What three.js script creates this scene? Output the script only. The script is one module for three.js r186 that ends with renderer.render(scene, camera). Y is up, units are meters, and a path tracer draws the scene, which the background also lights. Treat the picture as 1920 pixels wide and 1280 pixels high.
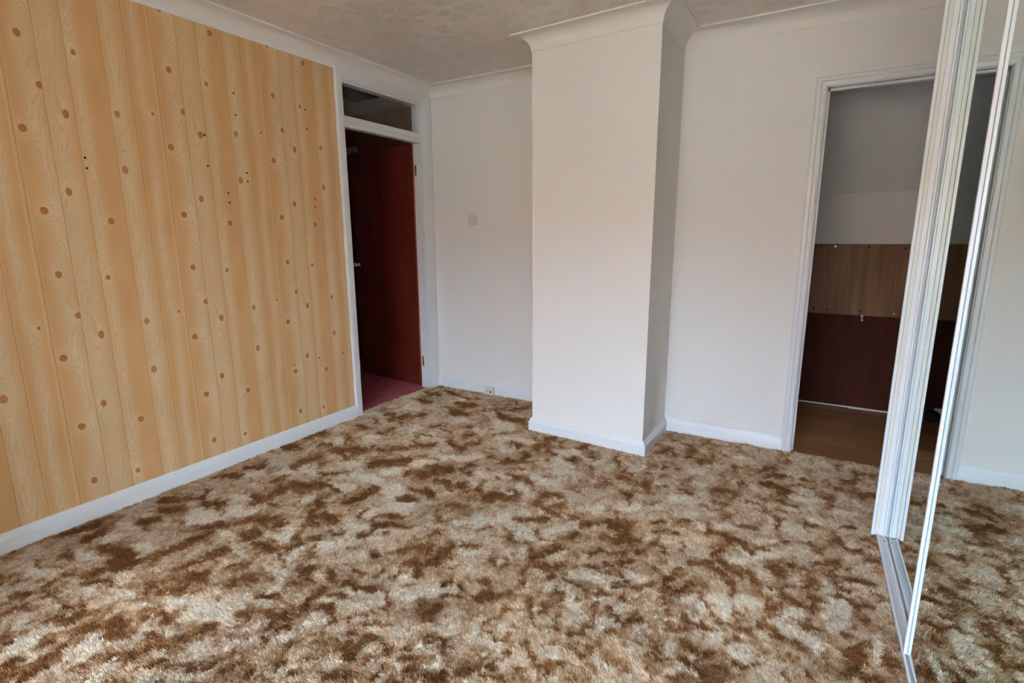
import * as THREE from 'three';
import { mergeGeometries, toCreasedNormals } from 'three/addons/utils/BufferGeometryUtils.js';
import { RoundedBoxGeometry } from 'three/addons/geometries/RoundedBoxGeometry.js';
import { RectAreaLightUniformsLib } from 'three/addons/lights/RectAreaLightUniformsLib.js';

// ---------------------------------------------------------------- camera, sky, exposure
const scene = new THREE.Scene();
const FOCAL = 992.545;                                   // focal length in pixels of the 1920 x 1280 frame
const camera = new THREE.PerspectiveCamera(2 * Math.atan(640 / FOCAL) * 180 / Math.PI, 1.5, 0.02, 200);
camera.rotation.order = 'YXZ';
camera.position.set(2.8298, 1.2785, 3.5235);
camera.rotation.set(-0.19856, 0.53375, -0.005757);
camera.updateMatrixWorld(true);

const renderer = new THREE.WebGLRenderer({ antialias: true });
renderer.toneMapping = THREE.LinearToneMapping;
renderer.toneMappingExposure = 16;
renderer.shadowMap.enabled = true;
RectAreaLightUniformsLib.init();

// clear blue sky, the same all round, paler towards the horizon
const SKY = [0.532, 0.73, 1.0];
{
  const w = 64, h = 64, d = new Float32Array(w * h * 4);
  for (let y = 0; y < h; y++) for (let x = 0; x < w; x++) {
    const up = Math.sin(((y + 0.5) / h - 0.5) * Math.PI), k = 0.25 * (1 - Math.max(0, up));
    d.set([SKY[0] + k * 0.10, SKY[1] + k * 0.06, SKY[2], 1], (y * w + x) * 4);
  }
  const t = new THREE.DataTexture(d, w, h, THREE.RGBAFormat, THREE.FloatType);
  t.mapping = THREE.EquirectangularReflectionMapping; t.magFilter = THREE.LinearFilter; t.needsUpdate = true;
  scene.background = t;
}
scene.backgroundIntensity = 2.94;
// the window behind the camera: x0, x1, y0, y1 of the opening in the rear wall
const ROOM_REAR = 5.4;
const WIN = { x0: 1.42, x1: 3.0, y0: 0.75, y1: 2.2 };
// daylight that enters through the panes (the sky seen from inside), the size of the glass, set in the opening
const daylight = new THREE.RectAreaLight(new THREE.Color().setRGB(...SKY), 0.06, WIN.x1 - WIN.x0 - 0.2, WIN.y1 - WIN.y0 - 0.2);
daylight.position.set((WIN.x0 + WIN.x1) / 2, (WIN.y0 + WIN.y1) / 2, ROOM_REAR + 0.045);
daylight.lookAt((WIN.x0 + WIN.x1) / 2, (WIN.y0 + WIN.y1) / 2 - 0.35, ROOM_REAR - 1);
scene.add(daylight);

// ---------------------------------------------------------------- dimensions (metres)
const H = 2.4123, HC = 2.3274, CP = 0.0949;              // ceiling, lower edge of the coving, projection of the coving
const XA = 1.2276, XB = 1.9953, ZCL = 0.5556, ZCR = 0.6010, ZR = 0.1120;   // chimney breast, right alcove
const ZD0 = 0.8971, ZD1 = 0.1230, YT0 = 1.985, YT1 = 2.0492, YG = 2.2685;  // left doorway
const XJ = 2.7589, YJ = 2.0140, XJ2 = 3.525;                               // right doorway
const XRIGHT = 3.80;
const MIR = { x: 3.16055, z: 0.95379, a: 0.0268 };     // far end of the rear mirror door and its slight turn
const SUB = -0.014;                                      // top of the floor under the carpet pile

// ---------------------------------------------------------------- helpers
let seed = 1234567;
const rnd = () => { seed = (seed * 1664525 + 1013904223) >>> 0; return seed / 4294967296; };
const used = new Map();
function numbered(name) { const n = used.get(name) ?? 0; used.set(name, n + 1); return n ? name + '_' + String(n).padStart(3, '0') : name; }
const srgb = (r, g, b) => new THREE.Color().setRGB(r / 255, g / 255, b / 255, THREE.SRGBColorSpace);
const clamp = (x, a = 0, b = 1) => Math.min(b, Math.max(a, x));
const smooth = (a, b, x) => { const t = clamp((x - a) / (b - a)); return t * t * (3 - 2 * t); };
const mix = (a, b, t) => a + (b - a) * t;

function hash(x, y) { let h = (x * 374761393 + y * 668265263) | 0; h = Math.imul(h ^ (h >>> 13), 1274126177); return ((h ^ (h >>> 16)) >>> 0) / 4294967296; }
function noise(x, y, px = 0, py = 0) {                    // value noise in -1..1; px, py make it repeat
  const xi = Math.floor(x), yi = Math.floor(y), fx = x - xi, fy = y - yi;
  const u = fx * fx * (3 - 2 * fx), v = fy * fy * (3 - 2 * fy);
  const wx = (i) => px ? ((i % px) + px) % px : i, wy = (i) => py ? ((i % py) + py) % py : i;
  const a = hash(wx(xi), wy(yi)), b = hash(wx(xi + 1), wy(yi)), c = hash(wx(xi), wy(yi + 1)), d = hash(wx(xi + 1), wy(yi + 1));
  return (a + (b - a) * u + (c - a) * v + (a - b - c + d) * u * v) * 2 - 1;
}
const fbm = (x, y, n = 3) => { let s = 0, a = 0.5, f = 1; for (let i = 0; i < n; i++) { s += a * noise(x * f + 17 * i, y * f - 31 * i); a *= 0.5; f *= 2.03; } return s; };

function dataTexture(w, h, fill, color) {                 // fill(x, y) in 0..1 -> [r, g, b] as 0..255
  const d = new Uint8Array(w * h * 4);
  for (let y = 0; y < h; y++) for (let x = 0; x < w; x++) {
    const c = fill((x + 0.5) / w, (y + 0.5) / h), k = (y * w + x) * 4;
    d[k] = clamp(c[0], 0, 255); d[k + 1] = clamp(c[1], 0, 255); d[k + 2] = clamp(c[2], 0, 255); d[k + 3] = 255;
  }
  const t = new THREE.DataTexture(d, w, h, THREE.RGBAFormat);
  t.wrapS = t.wrapT = THREE.RepeatWrapping; t.magFilter = THREE.LinearFilter; t.minFilter = THREE.LinearMipmapLinearFilter; t.generateMipmaps = true;
  if (color) t.colorSpace = THREE.SRGBColorSpace;
  t.needsUpdate = true;
  return t;
}
function boxUV(g) {                                       // uv in metres from the side that a face points to
  g = g.index ? g.toNonIndexed() : g;
  if (!g.attributes.normal) g.computeVertexNormals();
  const p = g.attributes.position, uv = new Float32Array(p.count * 2), a = new THREE.Vector3(), b = new THREE.Vector3(), c = new THREE.Vector3();
  for (let i = 0; i < p.count; i += 3) {
    a.fromBufferAttribute(p, i); b.fromBufferAttribute(p, i + 1); c.fromBufferAttribute(p, i + 2);
    const n = b.clone().sub(a).cross(c.clone().sub(a)), ax = Math.abs(n.x), ay = Math.abs(n.y), az = Math.abs(n.z);
    [a, b, c].forEach((q, k) => {
      const [u, v] = ax >= ay && ax >= az ? [-q.z, q.y] : ay >= az ? [q.x, q.z] : [q.x, q.y];
      uv[(i + k) * 2] = u; uv[(i + k) * 2 + 1] = v;
    });
  }
  g.setAttribute('uv', new THREE.BufferAttribute(uv, 2));
  return g;
}
const bx = (x0, x1, y0, y1, z0, z1, r = 0) => {
  const w = Math.abs(x1 - x0), h = Math.abs(y1 - y0), d = Math.abs(z1 - z0);
  const g = r ? new RoundedBoxGeometry(w, h, d, 2, Math.min(r, w / 2.01, h / 2.01, d / 2.01)) : new THREE.BoxGeometry(w, h, d);
  g.translate((x0 + x1) / 2, (y0 + y1) / 2, (z0 + z1) / 2);
  return boxUV(g);
};
const merge = (list) => list.length === 1 ? list[0] : mergeGeometries(list.map((g) => {
  g = g.index ? g.toNonIndexed() : g;
  for (const k of Object.keys(g.attributes)) if (!['position', 'normal', 'uv'].includes(k)) g.deleteAttribute(k);
  return g;
}));
function mesh(name, geos, material, parent) {
  const m = new THREE.Mesh(merge(Array.isArray(geos) ? geos : [geos]), material);
  m.name = parent && parent !== scene ? name : numbered(name); m.castShadow = m.receiveShadow = true;
  (parent ?? scene).add(m);
  return m;
}
function group(name, x = 0, y = 0, z = 0, turn = 0) {
  const g = new THREE.Group(); g.name = numbered(name); g.position.set(x, y, z); g.rotation.y = turn; scene.add(g);
  return g;
}
function tag(o, label, category, kind) { o.userData.label = label; o.userData.category = category; if (kind) o.userData.kind = kind; return o; }

// a profile of [distance from the wall, height] swept along the wall line [x, z], mitred at its corners; the room lies where (-dz, dx) points
function sweep(path, profile, capped = true) {
  const n = path.length, dirs = [], pos = [], idx = [];
  for (let i = 0; i < n - 1; i++) { const dx = path[i + 1][0] - path[i][0], dz = path[i + 1][1] - path[i][1], l = Math.hypot(dx, dz); dirs.push([dx / l, dz / l]); }
  const off = path.map((p, i) => {
    const d0 = dirs[Math.max(0, i - 1)], d1 = dirs[Math.min(n - 2, i)], n0 = [-d0[1], d0[0]], n1 = [-d1[1], d1[0]];
    const k = 1 + n0[0] * n1[0] + n0[1] * n1[1];
    return [(n0[0] + n1[0]) / k, (n0[1] + n1[1]) / k];
  });
  const P = (i, j) => [path[i][0] + off[i][0] * profile[j][0], profile[j][1], path[i][1] + off[i][1] * profile[j][0]];
  const quad = (a, b, c, d) => pos.push(...a, ...b, ...c, ...a, ...c, ...d);
  for (let i = 0; i < n - 1; i++) for (let j = 0; j < profile.length; j++) {
    const k = (j + 1) % profile.length;
    quad(P(i, j), P(i + 1, j), P(i + 1, k), P(i, k));
  }
  if (capped) {
    const contour = profile.map((p) => new THREE.Vector2(p[0], p[1])), tris = THREE.ShapeUtils.triangulateShape(contour, []);
    for (const t of tris) { for (const j of t) pos.push(...P(0, j)); for (const j of [...t].reverse()) pos.push(...P(n - 1, j)); }
  }
  let g = new THREE.BufferGeometry();
  g.setAttribute('position', new THREE.Float32BufferAttribute(pos, 3));
  g.computeVertexNormals();
  g = toCreasedNormals(g, 0.5);
  return boxUV(g);
}
// an upright prism from a plan outline of [x, z] points
function prism(outline, y0, y1, bevel = 0) {
  const s = new THREE.Shape(outline.map(([x, z]) => new THREE.Vector2(x, -z)));
  const g = new THREE.ExtrudeGeometry(s, { depth: y1 - y0 - 2 * bevel, bevelEnabled: bevel > 0, bevelSize: bevel, bevelThickness: bevel, bevelSegments: 2, bevelOffset: -bevel });
  g.rotateX(-Math.PI / 2); g.translate(0, y0 + bevel, 0);
  return boxUV(g);
}

// ---------------------------------------------------------------- materials
const plasterBump = dataTexture(512, 512, (u, v) => {
  const n = 128 + 50 * noise(u * 96, v * 96, 96, 96) + 40 * noise(u * 40, v * 40, 40, 40) + 30 * noise(u * 8, v * 8, 8, 8);
  return [n, n, n];
});
const M = {};
M.wall = new THREE.MeshStandardMaterial({ color: new THREE.Color().setRGB(0.87, 0.815, 0.75), roughness: 0.85, bumpMap: plasterBump, bumpScale: 0.0006 });
M.gloss = new THREE.MeshStandardMaterial({ color: new THREE.Color().setRGB(0.81, 0.795, 0.775), roughness: 0.35 });
M.coving = new THREE.MeshStandardMaterial({ color: new THREE.Color().setRGB(0.87, 0.81, 0.745), roughness: 0.8 });
// combed and stippled plaster of the ceiling: overlapping dabs, each a patch of fine ridges
const dabs = [];
for (let i = 0; i < 150; i++) dabs.push([rnd(), rnd(), 0.03 + 0.028 * rnd(), rnd() * 6.28, rnd()]);
const ceilingBump = dataTexture(1024, 1024, (u, v) => {
  let h = 0;
  for (const [cx, cy, r, a, q] of dabs) {
    let dx = u - cx, dy = v - cy; dx -= Math.round(dx); dy -= Math.round(dy);
    const d = Math.hypot(dx, dy * (0.8 + 0.5 * q));
    if (d > r) continue;
    const c = Math.cos(a), s = Math.sin(a), x = (dx * c + dy * s), y = (-dx * s + dy * c);
    const w = 1 - smooth(0.55, 1, d / r);
    h = Math.max(h, w * (0.45 + 0.3 * noise(x * 420 + 60 * q, y * 190) + 0.3 * noise(x * 210, y * 420 + 90 * q)));
  }
  const n = 255 * clamp(0.12 + 0.7 * h + 0.05 * noise(u * 64, v * 64, 64, 64));
  return [n, n, n];
});
ceilingBump.repeat.set(1 / 1.1, 1 / 1.1);
M.ceiling = new THREE.MeshStandardMaterial({ color: new THREE.Color().setRGB(0.90, 0.81, 0.725), roughness: 0.30, bumpMap: ceilingBump, bumpScale: 0.009 });

// printed pine panelling: one repeat of the print is 0.566 m wide and 0.947 m high
const TW = 0.566, TH = 0.947, TZ = 0.912, TY = 1.147;    // z of the right end and y of the lower end of one repeat
const boardEdge = [0, 0.116, 0.215, 0.352, 0.449, 0.566];                                    // from the left end of the repeat
const knots = [[0.503, 2.070, 13, 16], [0.458, 1.887, 13, 15], [0.537, 1.710, 15, 16], [0.515, 1.389, 15, 16], [0.322, 2.045, 10, 12], [0.384, 1.790, 12, 20], [0.418, 1.470, 12, 18],
  [0.276, 1.350, 14, 15], [0.188, 1.824, 13, 17], [0.188, 1.583, 14, 20], [0.036, 1.853, 7, 9]].map(([u, y, a, b]) => [TW - u, y - TY, a / 1000, b / 1000]);
const figure = [[0.088, 0.042, 0.022], [0.160, 0.050, 0.016], [0.243, 0.030, 0.012], [0.398, 0.046, 0.014], [0.500, 0.026, 0.012]];   // centre and half width of the pale figured band of each board, and its wander
const pineMap = dataTexture(1024, 1712, (fx, fy) => {
  const s = fx * TW, v = fy * TH;
  let b = 0; while (b < 4 && s > boardEdge[b + 1]) b++;
  const s0 = boardEdge[b], s1 = boardEdge[b + 1], t = (s - s0) / (s1 - s0), [fc, fw, wander] = figure[b];
  // knots of this board bend the grain
  let near = 9, kd = 9, kx = 0, bend = 0, eye = 0;
  for (const [ks, kv, ka, kb] of knots) {
    if (ks < s0 || ks > s1) continue;
    let dv = v - kv; dv -= TH * Math.round(dv / TH);
    const ds = s - ks, d = Math.hypot(ds / ka, dv / kb);
    if (d < kd) { kd = d; kx = ds / ka; }
    const e = Math.hypot(ds / (ka * 2.6), dv / (kb * 3.4));
    eye += Math.exp(-e * e * 1.3);
    bend += 3.2 * Math.exp(-Math.pow(Math.hypot(ds / (ka * 2.2), dv / (kb * 3.2)), 2)) * (1 + 0.6 * Math.sign(ds));
    near = Math.min(near, e);
  }
  const py = 6, w1 = noise(b * 7.3 + 1.5, fy * py, 0, py), w2 = noise(b * 9.1 + s * 34, fy * 9, 0, 9), w3 = noise(s * 90, fy * 16, 0, 16);
  const centre = fc + wander * w1 * 0.8;
  let pale = Math.exp(-Math.pow((s - centre) / fw, 2) * 1.1);
  pale = clamp(pale + 0.55 * eye - 0.25 * (1 - clamp(Math.abs(w2))) * 0.4);
  const stripe = Math.exp(-Math.pow((s - 0.556) / 0.004, 2)) * (b === 4 ? 1 : 0) + Math.exp(-Math.pow((s - s0 - 0.006) / 0.004, 2)) * 0.45;
  // growth rings: arched figure along the middle of the band, straighter outside it
  const arch = Math.abs(s - centre) / 0.0085 + 9 * noise(b * 5.7 + 0.5, fy * 4, 0, 4) + 2.0 * w2 + 0.4 * w3 - bend * 2.4;
  const ring = 0.5 + 0.5 * Math.sin(arch * 3.1), fine = noise(s * 620, fy * 60, 0, 60);
  const line = Math.pow(ring, 3) * (0.25 + 0.75 * pale);
  const tone = noise(s * 26 + b * 3, fy * 5, 0, 5);
  let r = 228, g = 173, bl = 113;                          // orange ground of the print
  r = mix(r, 238, pale * 0.9); g = mix(g, 203, pale * 0.9); bl = mix(bl, 157, pale * 0.9);
  r += 4 * tone; g += 5 * tone; bl += 6 * tone;
  const L = line * 0.68;
  r = mix(r, 214, L * 0.7); g = mix(g, 172, L * 0.7); bl = mix(bl, 116, L * 0.7);
  r = mix(r, 240, stripe * 0.45); g = mix(g, 212, stripe * 0.45); bl = mix(bl, 165, stripe * 0.45);
  r += 2 * fine; g += 2.4 * fine; bl += 2.6 * fine;
  // the knots themselves
  const rough = 0.10 * noise(s * 300, v * 300) + 0.06 * noise(s * 900, v * 700), k = 1 - smooth(0.80, 1.06, kd + rough);
  if (k > 0) {
    const pl = b === 3, dark = 0.5 + 0.5 * smooth(0.2, 0.95, kd * (0.65 + 0.35 * clamp(kx + 0.5)) + rough * 2);
    r = mix(r, mix(210, pl ? 200 : 188, dark), k); g = mix(g, mix(140, pl ? 136 : 108, dark), k); bl = mix(bl, mix(74, pl ? 82 : 46, dark), k);
  }
  // printed joint lines
  const e = Math.min(s - s0, s1 - s), j = 1 - smooth(0.0004, 0.0015, e + 0.0005 * w3);
  r = mix(r, 182, j * 0.75); g = mix(g, 132, j * 0.75); bl = mix(bl, 76, j * 0.75);
  return [r, g, bl];
}, true);
M.pine = new THREE.MeshStandardMaterial({ map: pineMap, roughness: 0.5 });

const grainMap = (c0, c1, fx, fy, w, h) => dataTexture(w, h, (u, v) => {
  const a = 0.5 + 0.5 * noise(u * fx, v * fy, fx, fy), b = 0.5 + 0.5 * noise(u * fx * 4, v * fy * 2, fx * 4, fy * 2), c = 0.5 + 0.5 * noise(u * 7, v * 3, 7, 3);
  const t = clamp(0.45 * a + 0.35 * b + 0.2 * c);
  return [mix(c0[0], c1[0], t), mix(c0[1], c1[1], t), mix(c0[2], c1[2], t)];
}, true);
M.mahogany = new THREE.MeshStandardMaterial({ map: grainMap([92, 32, 18], [124, 50, 30], 60, 3, 512, 512), roughness: 0.45 });
M.lipping = new THREE.MeshStandardMaterial({ map: grainMap([150, 48, 20], [182, 70, 34], 40, 3, 256, 256), roughness: 0.45 });
M.teak = new THREE.MeshStandardMaterial({ map: grainMap([116, 78, 44], [168, 122, 76], 26, 2, 512, 512), roughness: 0.55 });
M.darkBoard = new THREE.MeshStandardMaterial({ map: grainMap([66, 27, 10], [92, 43, 18], 50, 3, 512, 512), roughness: 0.9 });
M.hallPanel = new THREE.MeshStandardMaterial({ map: grainMap([134, 74, 34], [168, 102, 50], 36, 2, 512, 512), roughness: 0.8 });
const laminates = [0, 1, 2].map((i) => new THREE.MeshStandardMaterial({ map: grainMap([150 + 8 * i, 100 + 7 * i, 62 + 5 * i], [186 + 6 * i, 132 + 6 * i, 88 + 5 * i], 2, 40, 256, 256), roughness: 0.4 }));
M.brass = new THREE.MeshStandardMaterial({ color: srgb(196, 156, 84), metalness: 0.9, roughness: 0.38 });
M.steel = new THREE.MeshStandardMaterial({ color: srgb(205, 205, 205), metalness: 1, roughness: 0.3 });
M.alu = new THREE.MeshStandardMaterial({ color: srgb(222, 221, 224), metalness: 0.1, roughness: 0.4 });
M.hole = new THREE.MeshStandardMaterial({ color: srgb(30, 22, 16), roughness: 0.9 });
M.plastic = new THREE.MeshStandardMaterial({ color: srgb(222, 214, 207), roughness: 0.35 });
M.plasticCream = new THREE.MeshStandardMaterial({ color: srgb(226, 220, 204), roughness: 0.4 });
M.slot = new THREE.MeshStandardMaterial({ color: srgb(34, 32, 32), roughness: 0.7 });
M.profileWhite = new THREE.MeshStandardMaterial({ color: srgb(236, 238, 238), roughness: 0.28 });
M.profileCream = new THREE.MeshStandardMaterial({ color: srgb(233, 229, 217), roughness: 0.4 });
M.mirror = new THREE.MeshStandardMaterial({ color: new THREE.Color().setRGB(0.80, 0.92, 0.905), metalness: 1, roughness: 0.015 });
M.mdf = new THREE.MeshStandardMaterial({ color: srgb(226, 222, 214), roughness: 0.6 });
M.glass = new THREE.MeshPhysicalMaterial({ color: 0xffffff, transmission: 1, thickness: 0, roughness: 0.02, ior: 1.5 });
M.oldGlass = new THREE.MeshPhysicalMaterial({ color: 0xffffff, transmission: 1, thickness: 0, roughness: 0.02, ior: 1.5, specularIntensity: 0.5 });
M.upvc = new THREE.MeshStandardMaterial({ color: srgb(240, 241, 242), roughness: 0.3 });
M.hatch = new THREE.MeshStandardMaterial({ color: srgb(52, 40, 34), roughness: 0.8 });
M.gravel = new THREE.MeshStandardMaterial({ color: srgb(224, 170, 120), roughness: 1 });
M.render = new THREE.MeshStandardMaterial({ color: srgb(200, 182, 158), roughness: 0.95 });
M.tiles = new THREE.MeshStandardMaterial({ color: srgb(150, 84, 62), roughness: 0.9 });
M.rail = new THREE.MeshStandardMaterial({ color: srgb(240, 238, 237), roughness: 0.35 });
M.seal = new THREE.MeshStandardMaterial({ color: srgb(150, 162, 172), roughness: 0.6 });
M.black = new THREE.MeshStandardMaterial({ color: srgb(32, 32, 34), roughness: 0.6 });

// ---------------------------------------------------------------- carpet pattern: strokes of dark and cream pile traced from the photograph, laid on the floor
const eyeM = camera.matrixWorld, eyeP = camera.position.clone();
function onFloor(px, py) {
  const d = new THREE.Vector3((px - 960) / FOCAL, -(py - 640) / FOCAL, -1).transformDirection(eyeM);
  const t = -eyeP.y / d.y;
  return [eyeP.x + t * d.x, eyeP.z + t * d.z];
}
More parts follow.
